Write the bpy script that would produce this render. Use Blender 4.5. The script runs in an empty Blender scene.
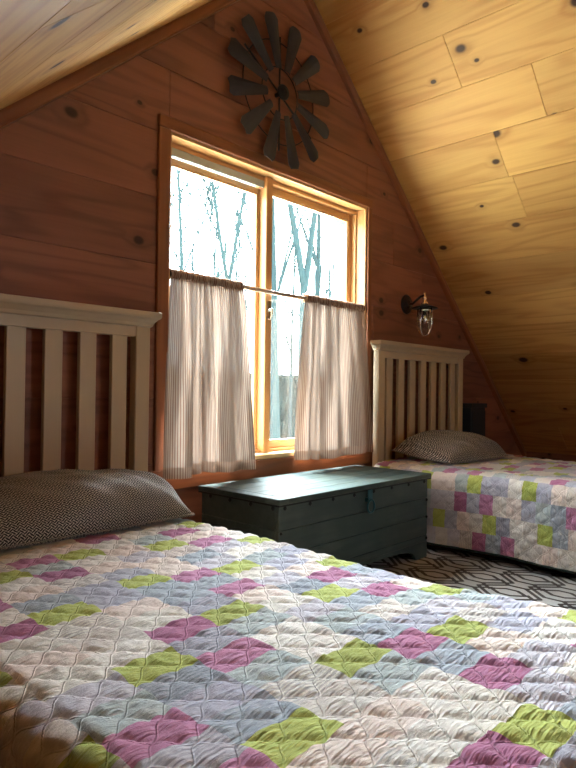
import bpy, math, random
import numpy as np
from mathutils import Vector, Matrix, noise
PI = math.pi
C = bpy.context.scene.collection
SC = bpy.context.scene

# ------------------------------------------------------------------ camera
CAMP = Vector((0, -2.0, 0.785))
RGT = Vector((0.68081443, -0.7323399, 0.01303807))
UPV = Vector((-0.01675115, 0.00222819, 0.99985721))
FWD = Vector((0.73226438, 0.68093561, 0.01075055))
cd = bpy.data.cameras.new('camera'); cam = bpy.data.objects.new('camera', cd); C.objects.link(cam)
cd.sensor_fit = 'VERTICAL'; cd.sensor_height = 24; cd.sensor_width = 24; cd.lens = 612/768*24
cd.clip_start = .02; cd.clip_end = 500
cam.matrix_world = Matrix(((RGT.x, UPV.x, -FWD.x, CAMP.x), (RGT.y, UPV.y, -FWD.y, CAMP.y),
                           (RGT.z, UPV.z, -FWD.z, CAMP.z), (0, 0, 0, 1)))
SC.camera = cam
def ray(px, py):
    return (RGT*(px-288) + UPV*(384-py) + FWD*612).normalized()

# ------------------------------------------------------------------ world, sun, daylight
W = bpy.data.worlds.new('world'); SC.world = W; W.use_nodes = True
nt = W.node_tree; nt.nodes.clear()
o_ = nt.nodes.new('ShaderNodeOutputWorld'); bg = nt.nodes.new('ShaderNodeBackground')
tc = nt.nodes.new('ShaderNodeTexCoord'); sx = nt.nodes.new('ShaderNodeSeparateXYZ'); cr = nt.nodes.new('ShaderNodeValToRGB')
nt.links.new(tc.outputs['Generated'], sx.inputs[0]); nt.links.new(sx.outputs['Z'], cr.inputs[0])
cr.color_ramp.elements[0].position = 0.0; cr.color_ramp.elements[0].color = (.90, .96, 1, 1)
cr.color_ramp.elements[1].position = .8; cr.color_ramp.elements[1].color = (.74, .88, 1, 1)
nt.links.new(cr.outputs[0], bg.inputs[0]); bg.inputs[1].default_value = 5.0
nt.links.new(bg.outputs[0], o_.inputs[0])
sl = bpy.data.lights.new('sun', 'SUN'); sl.energy = 34; sl.angle = math.radians(60); sl.color = (.82, .92, 1)
so = bpy.data.objects.new('sun', sl); C.objects.link(so)
so.rotation_euler = Vector((.32, .72, .52)).to_track_quat('Z', 'Y').to_euler()   # veiled sun in thin cloud, high beyond the window
def portal(name, loc, sx_, sy_, rot):
    a = bpy.data.lights.new(name, 'AREA'); a.shape = 'RECTANGLE'; a.size = sx_; a.size_y = sy_
    a.cycles.is_portal = True
    ob = bpy.data.objects.new(name, a); C.objects.link(ob); ob.location = loc; ob.rotation_euler = rot
portal('window_daylight_portal', (2.1075, .205, 1.15), 1.34, 1.32, (-PI/2, 0, 0))
portal('fill_window_portal', (2.13, -4.905, 1.25), .78, .72, (PI/2, 0, 0))  # portal of the unseen rear window added for fill light
SC.view_settings.view_transform = 'Standard'; SC.view_settings.look = 'None'
SC.view_settings.gamma = 1; SC.view_settings.use_curve_mapping = False
SC.view_settings.exposure = 2.0
SC.cycles.max_bounces = 10; SC.cycles.diffuse_bounces = 6; SC.cycles.transparent_max_bounces = 12

# ------------------------------------------------------------------ node helpers
class NB:
    def __init__(s, name):
        s.m = bpy.data.materials.new(name); s.m.use_nodes = True
        s.t = s.m.node_tree; s.p = s.t.nodes['Principled BSDF']; s.out = s.t.nodes['Material Output']
    def n(s, typ, **k):
        nd = s.t.nodes.new(typ)
        for a, b in k.items(): setattr(nd, a, b)
        return nd
    def L(s, a, b): s.t.links.new(a, b)
    def setin(s, sock, v):
        if isinstance(v, bpy.types.NodeSocket): s.L(v, sock)
        else: sock.default_value = v
    def math(s, op, a, b=0.0, c=0.0, clamp=False):
        nd = s.n('ShaderNodeMath', operation=op, use_clamp=clamp)
        for i, v in enumerate((a, b, c)): s.setin(nd.inputs[i], v)
        return nd.outputs[0]
    def vmath(s, op, a, b):
        nd = s.n('ShaderNodeVectorMath', operation=op)
        s.setin(nd.inputs[0], a); s.setin(nd.inputs[1], b); return nd.outputs[0]
    def mix(s, f, a, b, bt='MIX'):
        nd = s.n('ShaderNodeMix', data_type='RGBA', blend_type=bt)
        s.setin(nd.inputs[0], f); s.setin(nd.inputs[6], a); s.setin(nd.inputs[7], b); return nd.outputs[2]
    def noise(s, vec, scale, detail=3, rough=.5, dist=0):
        nd = s.n('ShaderNodeTexNoise'); s.L(vec, nd.inputs['Vector'])
        nd.inputs['Scale'].default_value = scale; nd.inputs['Detail'].default_value = detail
        nd.inputs['Roughness'].default_value = rough; nd.inputs['Distortion'].default_value = dist
        return nd.outputs['Fac']
    def ss(s, v, a, b, o0=0.0, o1=1.0):
        nd = s.n('ShaderNodeMapRange', interpolation_type='SMOOTHSTEP')
        s.setin(nd.inputs[0], v); nd.inputs[1].default_value = a; nd.inputs[2].default_value = b
        nd.inputs[3].default_value = o0; nd.inputs[4].default_value = o1; return nd.outputs[0]
    def bump(s, h, st=.2, dist=.01):
        nd = s.n('ShaderNodeBump'); s.L(h, nd.inputs['Height']); nd.inputs['Strength'].default_value = st
        nd.inputs['Distance'].default_value = dist; s.L(nd.outputs[0], s.p.inputs['Normal'])
def lin(r, g, b):
    f = lambda c: (c/255/12.92) if c/255 <= .04045 else ((c/255+.055)/1.055)**2.4
    return (f(r), f(g), f(b), 1)

def wood(name, light, dark, knots=True, hal=.3, rough=.45, knotcol=(.045, .016, .005, 1), vary=.25, grain=1.0, kscale=3.0):
    b = NB(name)
    uv = b.n('ShaderNodeUVMap', uv_map='UVMap').outputs[0]
    at = b.n('ShaderNodeAttribute', attribute_name='rnd').outputs['Color']
    sp = b.n('ShaderNodeSeparateColor'); b.L(at, sp.inputs[0])
    off = b.vmath('MULTIPLY', at, (37.0, 53.0, 11.0))
    p = b.vmath('ADD', uv, off)
    if knots:
        vo = b.n('ShaderNodeTexVoronoi', voronoi_dimensions='2D', feature='F1'); vo.inputs['Scale'].default_value = kscale
        warp = b.noise(p, 9, 2)
        pv = b.vmath('MULTIPLY', p, (1.0, 1.35, 1.0))
        wv = b.vmath('ADD', pv, b.vmath('MULTIPLY', b.n('ShaderNodeTexNoise').outputs['Color'], (0, 0, 0)))
        b.L(wv, vo.inputs['Vector'])
        d0 = vo.outputs['Distance']
        sc_ = b.n('ShaderNodeSeparateColor'); b.L(vo.outputs['Color'], sc_.inputs[0])
        keep = b.math('GREATER_THAN', sc_.outputs[0], .52)
        size = b.math('MULTIPLY_ADD', sc_.outputs[1], .05, .03)
        d = b.math('ADD', d0, b.math('MULTIPLY', b.math('SUBTRACT', warp, .5), .05))
        rel = b.math('DIVIDE', d, size)
        kn = b.math('MULTIPLY', b.ss(rel, .55, 1.15, 1, 0), keep)
        halo = b.math('MULTIPLY', b.ss(rel, .6, 3.2, 1, 0), keep)
    # growth rings: low frequency field stretched along the board
    q = b.vmath('MULTIPLY', p, (.55, 5.5, 1.0))
    f = b.noise(q, 1.3, 2, .45, .3)
    ph = b.math('MULTIPLY', f, 42.0)
    if knots: ph = b.math('ADD', ph, b.math('MULTIPLY', halo, 4.0))
    ring = b.math('MULTIPLY_ADD', b.math('SINE', ph), .5, .5)
    ring = b.math('POWER', ring, 2.2)
    q2 = b.vmath('MULTIPLY', p, (2.2, 90.0, 1.0))
    fine = b.noise(q2, 1.0, 3, .6)
    broad = b.noise(b.vmath('MULTIPLY', p, (.8, 4.0, 1.0)), 1.0, 2)
    fac = b.math('ADD', b.math('MULTIPLY', ring, .34*grain), b.math('MULTIPLY', fine, .42*grain))
    fac = b.math('ADD', fac, b.math('MULTIPLY', b.math('SUBTRACT', broad, .5), .9), clamp=True)
    col = b.mix(fac, light, dark)
    if knots:
        col = b.mix(b.math('MULTIPLY', halo, hal), col, tuple(c*.55 for c in dark[:3])+(1,))
        col = b.mix(kn, col, knotcol)
    tone = b.math('MULTIPLY_ADD', sp.outputs[1], 2*vary, 1-vary)
    tn = b.n('ShaderNodeCombineColor'); [b.L(tone, tn.inputs[i]) for i in range(3)]
    col = b.mix(1.0, col, tn.outputs[0], 'MULTIPLY')
    b.L(col, b.p.inputs['Base Color']); b.p.inputs['Roughness'].default_value = rough
    b.p.inputs['Specular IOR Level'].default_value = .35
    b.bump(b.math('ADD', fine, b.math('MULTIPLY', ring, .5)), .12, .003)
    return b.m

def plain(name, col, rough=.5, metal=0, spec=.5, nscale=0, namp=0, bump=0, nvec=(1, 1, 1)):
    b = NB(name); b.p.inputs['Roughness'].default_value = rough; b.p.inputs['Metallic'].default_value = metal
    b.p.inputs['Specular IOR Level'].default_value = spec
    tcn = b.n('ShaderNodeTexCoord').outputs['Object']
    v = b.vmath('MULTIPLY', tcn, nvec)
    f = b.noise(v, nscale or 20, 4, .6)
    a = namp or .06
    c0 = tuple(c*(1-a) for c in col[:3])+(1,); c1 = tuple(min(1, c*(1+a)) for c in col[:3])+(1,)
    b.L(b.mix(f, c0, c1), b.p.inputs['Base Color'])
    if bump: b.bump(f, bump, .004)
    return b.m

M = {}
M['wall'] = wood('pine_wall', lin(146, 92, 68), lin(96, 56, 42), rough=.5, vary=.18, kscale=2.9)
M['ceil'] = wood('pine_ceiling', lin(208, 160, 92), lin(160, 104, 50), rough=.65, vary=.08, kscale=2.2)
M['floor'] = wood('pine_floor', lin(150, 100, 60), lin(100, 60, 35), rough=.35)
M['trim'] = wood('pine_trim', lin(142, 86, 52), lin(100, 56, 34), knots=False, rough=.45, vary=.1)
M['sash'] = wood('varnished_pine', lin(196, 150, 98), lin(164, 114, 66), knots=False, rough=.28, vary=.06, grain=.7)
M['sill'] = wood('pale_sill', lin(222, 190, 140), lin(190, 150, 100), knots=False, rough=.25, vary=.05)
M['paint'] = plain('cream_paint', lin(180, 156, 126), .4, nscale=8, namp=.04, bump=.05)
M['track'] = plain('grey_track', lin(170, 175, 165), .4, 0)
M['cladding'] = plain('grey_cladding', lin(70, 80, 84), .6)
M['nickel'] = plain('brushed_metal', lin(200, 195, 185), .22, 1.0)
M['rod'] = plain('bronze_rod', lin(178, 150, 128), .4, .2)
M['chrome'] = plain('chrome', lin(225, 220, 210), .12, 1.0)
M['iron'] = plain('dark_iron', lin(34, 34, 34), .5, .6, nscale=30, namp=.4, bump=.1)
M['blade'] = plain('galvanised_dark', lin(46, 44, 50), .6, .2, nscale=14, namp=.3, bump=.1)
M['black'] = plain('black_metal', lin(22, 24, 24), .4, .4)
M['tealmetal'] = plain('teal_metal', lin(40, 84, 92), .4, .4)
M['slate'] = plain('slate_paint', lin(34, 38, 42), .7, nscale=10, namp=.15)
M['rugbase'] = plain('rug_pile', lin(150, 146, 142), .95, spec=.1, nscale=220, namp=.3, bump=.5)
M['rugline'] = plain('rug_dark_pile', lin(70, 62, 58), .95, spec=.1, nscale=220, namp=.3, bump=.5)
M['matt'] = plain('mattress_ticking', lin(205, 195, 180), .9, spec=.1)
M['bark'] = plain('bark', lin(38, 50, 52), .95, spec=0, nscale=6, namp=.4, bump=.5)
M['ground'] = plain('bounce_ground', lin(226, 222, 206), .95, spec=.05, nscale=.35, namp=.35)  # unseen near ground, kept pale to bounce light up onto the ceiling
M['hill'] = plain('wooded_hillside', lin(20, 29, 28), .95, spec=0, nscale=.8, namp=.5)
M['scrub'] = plain('scrub', lin(22, 32, 31), .95, spec=0, nscale=2, namp=.4)
def mk_chest(name, a, bcol, rough):
    b = NB(name)
    tcn = b.n('ShaderNodeTexCoord').outputs['Object']
    f1 = b.noise(b.vmath('MULTIPLY', tcn, (3, 30, 30)), 1.0, 4, .6)
    f2 = b.noise(tcn, 5.0, 4, .6)
    w = b.ss(b.math('ADD', b.math('MULTIPLY', f1, .5), b.math('MULTIPLY', f2, .6)), .42, .75)
    b.L(b.mix(w, a, bcol), b.p.inputs['Base Color']); b.p.inputs['Roughness'].default_value = rough
    b.bump(f1, .15, .003); return b.m
def dull(m, v): m.node_tree.nodes['Principled BSDF'].inputs['Specular IOR Level'].default_value = v; return m
M['chest'] = mk_chest('teal_grey_paint', lin(46, 60, 58), lin(68, 78, 72), .55)
M['lid'] = mk_chest('lid_paint', lin(62, 72, 70), lin(88, 94, 86), .6); dull(M['lid'], .05)  # lid tone lighter and greyer than the body
def mk_glass():
    b = NB('window_glass'); b.t.nodes.remove(b.p)
    t = b.n('ShaderNodeBsdfTransparent'); t.inputs[0].default_value = (.97, .99, .98, 1)
    g = b.n('ShaderNodeBsdfGlossy'); g.inputs['Roughness'].default_value = .01
    lw = b.n('ShaderNodeLayerWeight'); fr = b.math('MULTIPLY_ADD', b.math('POWER', lw.outputs['Facing'], 5.0), .9, .03)
    mx = b.n('ShaderNodeMixShader'); b.L(fr, mx.inputs[0]); b.L(t.outputs[0], mx.inputs[1]); b.L(g.outputs[0], mx.inputs[2])
    b.L(mx.outputs[0], b.out.inputs[0]); return b.m
M['glass'] = mk_glass()
def mk_curtain(name, hem):
    b = NB(name); uv = b.n('ShaderNodeUVMap', uv_map='UVMap').outputs[0]
    s_ = b.n('ShaderNodeSeparateXYZ'); b.L(uv, s_.inputs[0])
    st = b.math('FRACT', b.math('DIVIDE', s_.outputs[0], .0125))
    line = b.ss(b.math('ABSOLUTE', b.math('SUBTRACT', st, .5)), .12, .2, 1, 0)
    weave = b.noise(b.vmath('MULTIPLY', uv, (900, 900, 1)), 1.0, 1)
    slub = b.noise(b.vmath('MULTIPLY', uv, (60, 8, 1)), 1.0, 3)
    base = b.mix(slub, lin(180, 164, 148), lin(140, 122, 106))
    if hem: base = b.mix(.35, base, lin(176, 138, 108))
    col = b.mix(b.math('MULTIPLY', line, .85), base, lin(112, 62, 46))
    d = b.n('ShaderNodeBsdfDiffuse'); t = b.n('ShaderNodeBsdfTranslucent'); tr = b.n('ShaderNodeBsdfTransparent')
    b.L(col, d.inputs[0]); b.L(col, t.inputs[0])
    fold_bands = b.noise(b.vmath('MULTIPLY', uv, (11, 1.1, 1)), 1.0, 1)  # broad light and dark fold bands put into the translucency
    m1 = b.n('ShaderNodeMixShader'); b.setin(m1.inputs[0], b.ss(fold_bands, .40, .62, 0.022, .095) if not hem else .045)
    b.L(d.outputs[0], m1.inputs[1]); b.L(t.outputs[0], m1.inputs[2])
    m2 = b.n('ShaderNodeMixShader'); b.setin(m2.inputs[0], b.math('MULTIPLY', b.ss(weave, .35, .65), .012 if not hem else .003))
    b.L(m1.outputs[0], m2.inputs[1]); b.L(tr.outputs[0], m2.inputs[2])
    b.L(m2.outputs[0], b.out.inputs[0]); b.t.nodes.remove(b.p); return b.m
M['curtain'] = mk_curtain('striped_cotton', False); M['hem'] = mk_curtain('striped_cotton_hem', True)
def mk_quilt():
    b = NB('quilt_patchwork')
    col = b.n('ShaderNodeAttribute', attribute_name='patch').outputs['Color']
    stp = b.n('ShaderNodeAttribute', attribute_name='stripe').outputs['Fac']
    uv = b.n('ShaderNodeUVMap', uv_map='UVMap').outputs[0]
    s_ = b.n('ShaderNodeSeparateXYZ'); b.L(uv, s_.inputs[0])
    n1 = b.noise(b.vmath('MULTIPLY', uv, (18, 160, 1)), 1.0, 3, .6)
    n2 = b.noise(b.vmath('MULTIPLY', uv, (600, 600, 1)), 1.0, 1)
    n3 = b.noise(b.vmath('MULTIPLY', uv, (34, 34, 1)), 1.0, 4, .6)
    lines = b.math('MULTIPLY_ADD', b.math('SINE', b.math('MULTIPLY', s_.outputs[1], 2*PI/.0085)), .5, .5)
    c = b.mix(b.math('MULTIPLY', b.math('MULTIPLY', lines, stp), .5), col, lin(104, 106, 118))
    c = b.mix(b.math('MULTIPLY', n1, .14), c, lin(120, 112, 108), 'MIX')
    c = b.mix(b.math('MULTIPLY', n2, .04), c, (.02, .02, .02, 1))
    b.L(c, b.p.inputs['Base Color']); b.p.inputs['Roughness'].default_value = .9
    b.p.inputs['Specular IOR Level'].default_value = .12
    b.p.inputs['Sheen Weight'].default_value = .12
    # stitched seam grooves following the quilted pockets
    pu = b.math('ADD', b.math('MULTIPLY', s_.outputs[0], PI/.035), b.math('ADD',
        b.math('MULTIPLY', b.math('SINE', b.math('ADD', b.math('MULTIPLY', s_.outputs[0], 17), b.math('MULTIPLY', s_.outputs[1], 5))), .30),
        b.math('MULTIPLY', b.math('SINE', b.math('MULTIPLY', s_.outputs[1], 21)), .25)))
    cs = b.math('COSINE', pu); row = b.math('DIVIDE', s_.outputs[1], .0365); j0 = b.math('FLOOR', row); best = None
    for k in (-1, 0, 1, 2):
        jj = b.math('ADD', j0, k)
        sg = b.math('COSINE', b.math('MULTIPLY', jj, PI))
        cs = b.math('COSINE', b.math('ADD', pu, b.math('MULTIPLY', b.math('SINE', b.math('MULTIPLY', jj, 12.9)), .75)))
        d = b.math('ABSOLUTE', b.math('SUBTRACT', row, b.math('ADD', jj, b.math('MULTIPLY', b.math('MULTIPLY', sg, cs), .46))))
        best = d if best is None else b.math('MINIMUM', best, d)
    groove = b.ss(best, 0.0, .09)
    hh = b.math('ADD', b.math('ADD', b.math('MULTIPLY', n1, 1.3), b.math('MULTIPLY', n3, .5)), b.math('MULTIPLY', groove, .34))
    b.bump(hh, .85, .008); return b.m
M['quilt'] = mk_quilt()
M['binding'] = plain('dark_binding', lin(40, 46, 40), .85, spec=.1, nscale=80, namp=.2)
def mk_pillow(nm, per):
    b = NB(nm); uv = b.n('ShaderNodeUVMap', uv_map='UVMap').outputs[0]
    s_ = b.n('ShaderNodeSeparateXYZ'); b.L(uv, s_.inputs[0])
    k = 2*PI/per
    u = b.math('MULTIPLY', s_.outputs[0], k); v = b.math('MULTIPLY', s_.outputs[1], k)
    a = b.math('SINE', b.math('ADD', u, b.math('MULTIPLY', b.math('SINE', v), 1.6)))
    c = b.math('SINE', b.math('ADD', v, b.math('MULTIPLY', b.math('SINE', u), 1.6)))
    m = b.math('MINIMUM', b.math('ABSOLUTE', a), b.math('ABSOLUTE', c))
    w = b.ss(m, .15, .28, 1, 0)
    b.L(b.mix(w, lin(20, 19, 22), lin(214, 204, 194)), b.p.inputs['Base Color'])
    b.p.inputs['Roughness'].default_value = .55; b.p.inputs['Sheen Weight'].default_value = .15
    b.bump(b.noise(uv, 40, 3), .2, .004); return b.m
M['pillow'] = mk_pillow('pillow_print', .020); M['pillow_wide'] = mk_pillow('pillow_print_large', .029)

# ------------------------------------------------------------------ mesh helpers
class MB:
    """collects polygons with uv in metres and a random plank colour"""
    def __init__(s): s.v = []; s.f = []; s.uv = []; s.r = []; s.mi = []
    def poly(s, pts, uvs=None, r=(.5, .5, .5), mi=0):
        i = len(s.v); s.v += [tuple(p) for p in pts]; s.f.append(tuple(range(i, i+len(pts))))
        s.uv.append(uvs or [(0, 0)]*len(pts)); s.r.append(r); s.mi.append(mi)
    def raw(s, vs, fs, r=(.5, .5, .5), mi=0, uvs=None):
        i = len(s.v); s.v += [tuple(p) for p in vs]
        for f in fs:
            s.f.append(tuple(i+k for k in f)); s.r.append(r); s.mi.append(mi)
            s.uv.append([uvs[k] for k in f] if uvs else [(vs[k][0], vs[k][2]) for k in f])
    def box(s, x0, x1, y0, y1, z0, z1, r=None, bev=0.0, mi=0, axis=None):
        r = r or (random.random(), random.random(), random.random())
        d = (x1-x0, y1-y0, z1-z0)
        ax = axis if axis is not None else max(range(3), key=lambda k: d[k])
        o = [k for k in range(3) if k != ax]
        c = [(x0, x1), (y0, y1), (z0, z1)]
        if bev <= 0:
            vs = [(c[0][i], c[1][j], c[2][k]) for i in (0, 1) for j in (0, 1) for k in (0, 1)]
            fs = [(0, 1, 3, 2), (4, 6, 7, 5), (0, 4, 5, 1), (2, 3, 7, 6), (0, 2, 6, 4), (1, 5, 7, 3)]
        else:
            b = min(bev, min(d)*.45); vs = []; ids = {}
            for i in (0, 1):
                for j in (0, 1):
                    for k in (0, 1):
                        for a in range(3):
                            p = [c[0][i], c[1][j], c[2][k]]
                            s_ = (i, j, k)
                            for q in range(3):
                                if q != a: p[q] += b*(1 if s_[q] == 0 else -1)
                            ids[(i, j, k, a)] = len(vs); vs.append(tuple(p))
            fs = []
            for a in range(3):
                q, w = [t for t in range(3) if t != a]
                for sd in (0, 1):
                    cyc = [(0, 0), (1, 0), (1, 1), (0, 1)]
                    f = []
                    for (m, n_) in cyc:
                        t = [0, 0, 0]; t[a] = sd; t[q] = m; t[w] = n_; f.append(ids[(t[0], t[1], t[2], a)])
                    if (sd == 1) == (a == 1): f = f[::-1]
                    fs.append(tuple(f))
            for a in range(3):   # edges along a
                q, w = [t for t in range(3) if t != a]
                for m in (0, 1):
                    for n_ in (0, 1):
                        t0 = [0, 0, 0]; t0[q] = m; t0[w] = n_; t1 = list(t0); t1[a] = 1
                        f = [ids[(*t0, q)], ids[(*t1, q)], ids[(*t1, w)], ids[(*t0, w)]]
                        fs.append(tuple(f))
            for i in (0, 1):
                for j in (0, 1):
                    for k in (0, 1): fs.append((ids[(i, j, k, 0)], ids[(i, j, k, 1)], ids[(i, j, k, 2)]))
        uvs = [(p[ax]+.001, p[o[0]]+p[o[1]]) for p in vs]
        s.raw(vs, fs, r, mi, uvs)
    def tube(s, pts, rad, seg=8, mi=0, cap=True, closed=False):
        pts = [Vector(p) for p in pts]; n = len(pts)
        rads = rad if isinstance(rad, (list, tuple)) else [rad]*n
        vs = []; fs = []; prev = None; L = 0; uvs = []
        for i in range(n):
            if closed: t = pts[(i+1) % n]-pts[i-1]
            else: t = pts[min(i+1, n-1)]-pts[max(i-1, 0)]
            t.normalize()
            if prev is None:
                a = Vector((0, 0, 1)) if abs(t.z) < .9 else Vector((1, 0, 0))
                u = t.cross(a).normalized()
            else: u = (prev-t*prev.dot(t)).normalized()
            prev = u; w = t.cross(u)
            if i: L += (pts[i]-pts[i-1]).length
            for k in range(seg):
                an = 2*PI*k/seg
                vs.append(pts[i]+(u*math.cos(an)+w*math.sin(an))*rads[i]); uvs.append((L, rads[i]*an))
        for i in range(n if closed else n-1):
            for k in range(seg):
                k2 = (k+1) % seg; j = (i+1) % n
                fs.append((i*seg+k, i*seg+k2, j*seg+k2, j*seg+k))
        if cap and not closed:
            fs.append(tuple(range(seg))[::-1]); fs.append(tuple((n-1)*seg+k for k in range(seg)))
        s.raw(vs, fs, mi=mi, uvs=uvs)
    def lathe(s, prof, c, seg=24, axis='Z', mi=0):
        vs = []; fs = []; n = len(prof)
        for i, (r, h) in enumerate(prof):
            for k in range(seg):
                a = 2*PI*k/seg
                if axis == 'Z': p = (c[0]+r*math.cos(a), c[1]+r*math.sin(a), c[2]+h)
                else: p = (c[0]+r*math.cos(a), c[1]-h, c[2]+r*math.sin(a))
                vs.append(p)
        for i in range(n-1):
            for k in range(seg):
                k2 = (k+1) % seg; fs.append((i*seg+k, i*seg+k2, (i+1)*seg+k2, (i+1)*seg+k))
        fs.append(tuple(range(seg))[::-1]); fs.append(tuple((n-1)*seg+k for k in range(seg)))
        s.raw(vs, fs, mi=mi)
    def build(s, name, mats, parent=None, smooth=False, loc=None):
        me = bpy.data.meshes.new(name)
        o = Vector(loc) if loc is not None else None
        vv = [tuple(Vector(p)-o) for p in s.v] if o is not None else s.v
        me.from_pydata(vv, [], s.f)
        uvl = me.uv_layers.new(name='UVMap')
        flat = [c for f in s.uv for q in f for c in q]; uvl.data.foreach_set('uv', flat)
        at = me.attributes.new('rnd', 'FLOAT_COLOR', 'FACE')
        at.data.foreach_set('color', [c for r in s.r for c in (*r[:3], 1.0)])
        if not isinstance(mats, (list, tuple)): mats = [mats]
        for m in mats: me.materials.append(m)
        me.polygons.foreach_set('material_index', s.mi)
        import bmesh
        bm = bmesh.new(); bm.from_mesh(me); bmesh.ops.remove_doubles(bm, verts=bm.verts, dist=1e-6) if smooth else None
        bmesh.ops.recalc_face_normals(bm, faces=bm.faces); bm.to_mesh(me); bm.free()
        if smooth: me.polygons.foreach_set('use_smooth', [True]*len(me.polygons)); me.update()
        ob = bpy.data.objects.new(name, me); C.objects.link(ob)
        if o is not None: ob.location = o
        if parent: 
            ob.parent = parent
            if o is None: ob.location = -parent_world(parent)
        return ob
def parent_world(o):
    v = Vector(o.location)
    while o.parent: o = o.parent; v += Vector(o.location)
    return v
def empty(name, loc): 
    o = bpy.data.objects.new(name, None); o.empty_display_size = .05; o.location = loc; C.objects.link(o); return o
def tag(o, label=None, cat=None, group=None, kind=None):
    if label: o['label'] = label
    if cat: o['category'] = cat
    if group: o['group'] = group
    if kind: o['kind'] = kind
    return o
def struct(o): o['kind'] = 'structure'; return o
def R3(): return (random.random(), random.random(), random.random())

def clip(poly, a, b, c):   # keep a*x+b*y<=c
    out = []
    for i in range(len(poly)):
        p, q = poly[i], poly[(i+1) % len(poly)]
        dp, dq = a*p[0]+b*p[1]-c, a*q[0]+b*q[1]-c
        if dp <= 0: out.append(p)
        if (dp < 0 < dq) or (dq < 0 < dp):
            t = dp/(dp-dq); out.append((p[0]+(q[0]-p[0])*t, p[1]+(q[1]-p[1])*t))
    return out
def planks(mb, O, U, V, N, rects, th=.012, gap=.0012, clips=(), cham=.002):
    """boards lying in the plane O + u*U + v*V; face towards N"""
    O, U, V, N = map(Vector, (O, U, V, N))
    for (u0, u1, v0, v1, r) in rects:
        P = [(u0+gap, v0+gap), (u1-gap, v0+gap), (u1-gap, v1-gap), (u0+gap, v1-gap)]
        I = [(u0+gap+cham, v0+gap+cham), (u1-gap-cham, v0+gap+cham), (u1-gap-cham, v1-gap-cham), (u0+gap+cham, v1-gap-cham)]
        for c in clips: P = clip(P, *c) if P else P; I = clip(I, *c) if I else I
        if len(P) < 3 or len(I) < 3: continue
        W = lambda p, h: O+U*p[0]+V*p[1]+N*h
        mb.poly([W(p, 0) for p in I], list(I), r)
        if len(P) == len(I):
            for i in range(len(P)):
                j = (i+1) % len(P)
                mb.poly([W(I[i], 0), W(I[j], 0), W(P[j], -cham), W(P[i], -cham)], [I[i], I[j], P[j], P[i]], r)
        for i in range(len(P)):
            j = (i+1) % len(P)
            mb.poly([W(P[i], -cham), W(P[j], -cham), W(P[j], -th), W(P[i], -th)], [P[i], P[j], P[j], P[i]], r)

# ------------------------------------------------------------------ room
random.seed(4)
XR, ZR, K = 2.132, 2.857, .887          # ridge and roof slope
CS, SN = .7481, .6636
XL, XRR = -.75, 5.0                       # knee walls
YB = -4.7
WX0, WX1, WZ0, WZ1 = 1.44, 2.775, .49, 1.808   # window opening
def roof_z(x): return ZR-K*abs(x-XR)
# front gable wall
def gable(name, y, N, opening, seed):
    random.seed(seed); mb = MB()
    ox0, ox1, oz0, oz1 = opening
    rects = []; z = -.03
    while z < ZR:
        z1 = z+.26; cuts = [XL, XRR]
        j = XL+random.uniform(1.0, 2.6)
        while j < XRR: cuts.append(j); j += random.uniform(1.6, 3.0)
        if seed == 11 and abs(z-1.53) < .02: cuts = [XL, .1, 3.05, XRR]
        if seed == 11 and abs(z-1.79) < .02: cuts = [XL, .6, 3.3, XRR]
        cuts.sort()
        for a, b in zip(cuts, cuts[1:]):
            r = R3()
            segs = [(a, b, z, z1)]
            if z1 > oz0 and z < oz1:
                segs = []
                if a < ox0: segs.append((a, min(b, ox0), z, z1))
                if b > ox1: segs.append((max(a, ox1), b, z, z1))
                la, lb = max(a, ox0), min(b, ox1)
                if la < lb:
                    if z < oz0: segs.append((la, lb, z, oz0))
                    if z1 > oz1: segs.append((la, lb, oz1, z1))
            for s_ in segs: rects.append((*s_, r))
        z = z1
    cl = [(K, 1, ZR+K*XR), (-K, 1, ZR-K*XR)]
    planks(mb, (0, y, 0), (1, 0, 0), (0, 0, 1), (0, N, 0), rects, clips=cl, gap=.001, cham=.0016)
    # core behind the boards, around the opening
    yb = y-N*.2; yf = y-N*.004
    def core(poly):
        for c in cl: poly = clip(poly, *c)
        if len(poly) < 3: return
        mb.poly([(p[0], yf, p[1]) for p in poly]); mb.poly([(p[0], yb, p[1]) for p in poly])
        for i in range(len(poly)):
            p, q = poly[i], poly[(i+1) % len(poly)]
            mb.poly([(p[0], yf, p[1]), (q[0], yf, q[1]), (q[0], yb, q[1]), (p[0], yb, p[1])])
    core([(XL-.1, -.05), (XRR+.1, -.05), (XRR+.1, oz0), (XL-.1, oz0)])
    core([(XL-.1, oz1), (XRR+.1, oz1), (XRR+.1, 3), (XL-.1, 3)])
    core([(XL-.1, oz0), (ox0, oz0), (ox0, oz1), (XL-.1, oz1)])
    core([(ox1, oz0), (XRR+.1, oz0), (XRR+.1, oz1), (ox1, oz1)])
    return struct(mb.build(name, M['wall']))
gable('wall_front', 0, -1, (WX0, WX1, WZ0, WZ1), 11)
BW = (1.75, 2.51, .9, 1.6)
gable('wall_back', YB, 1, BW, 12)
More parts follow.
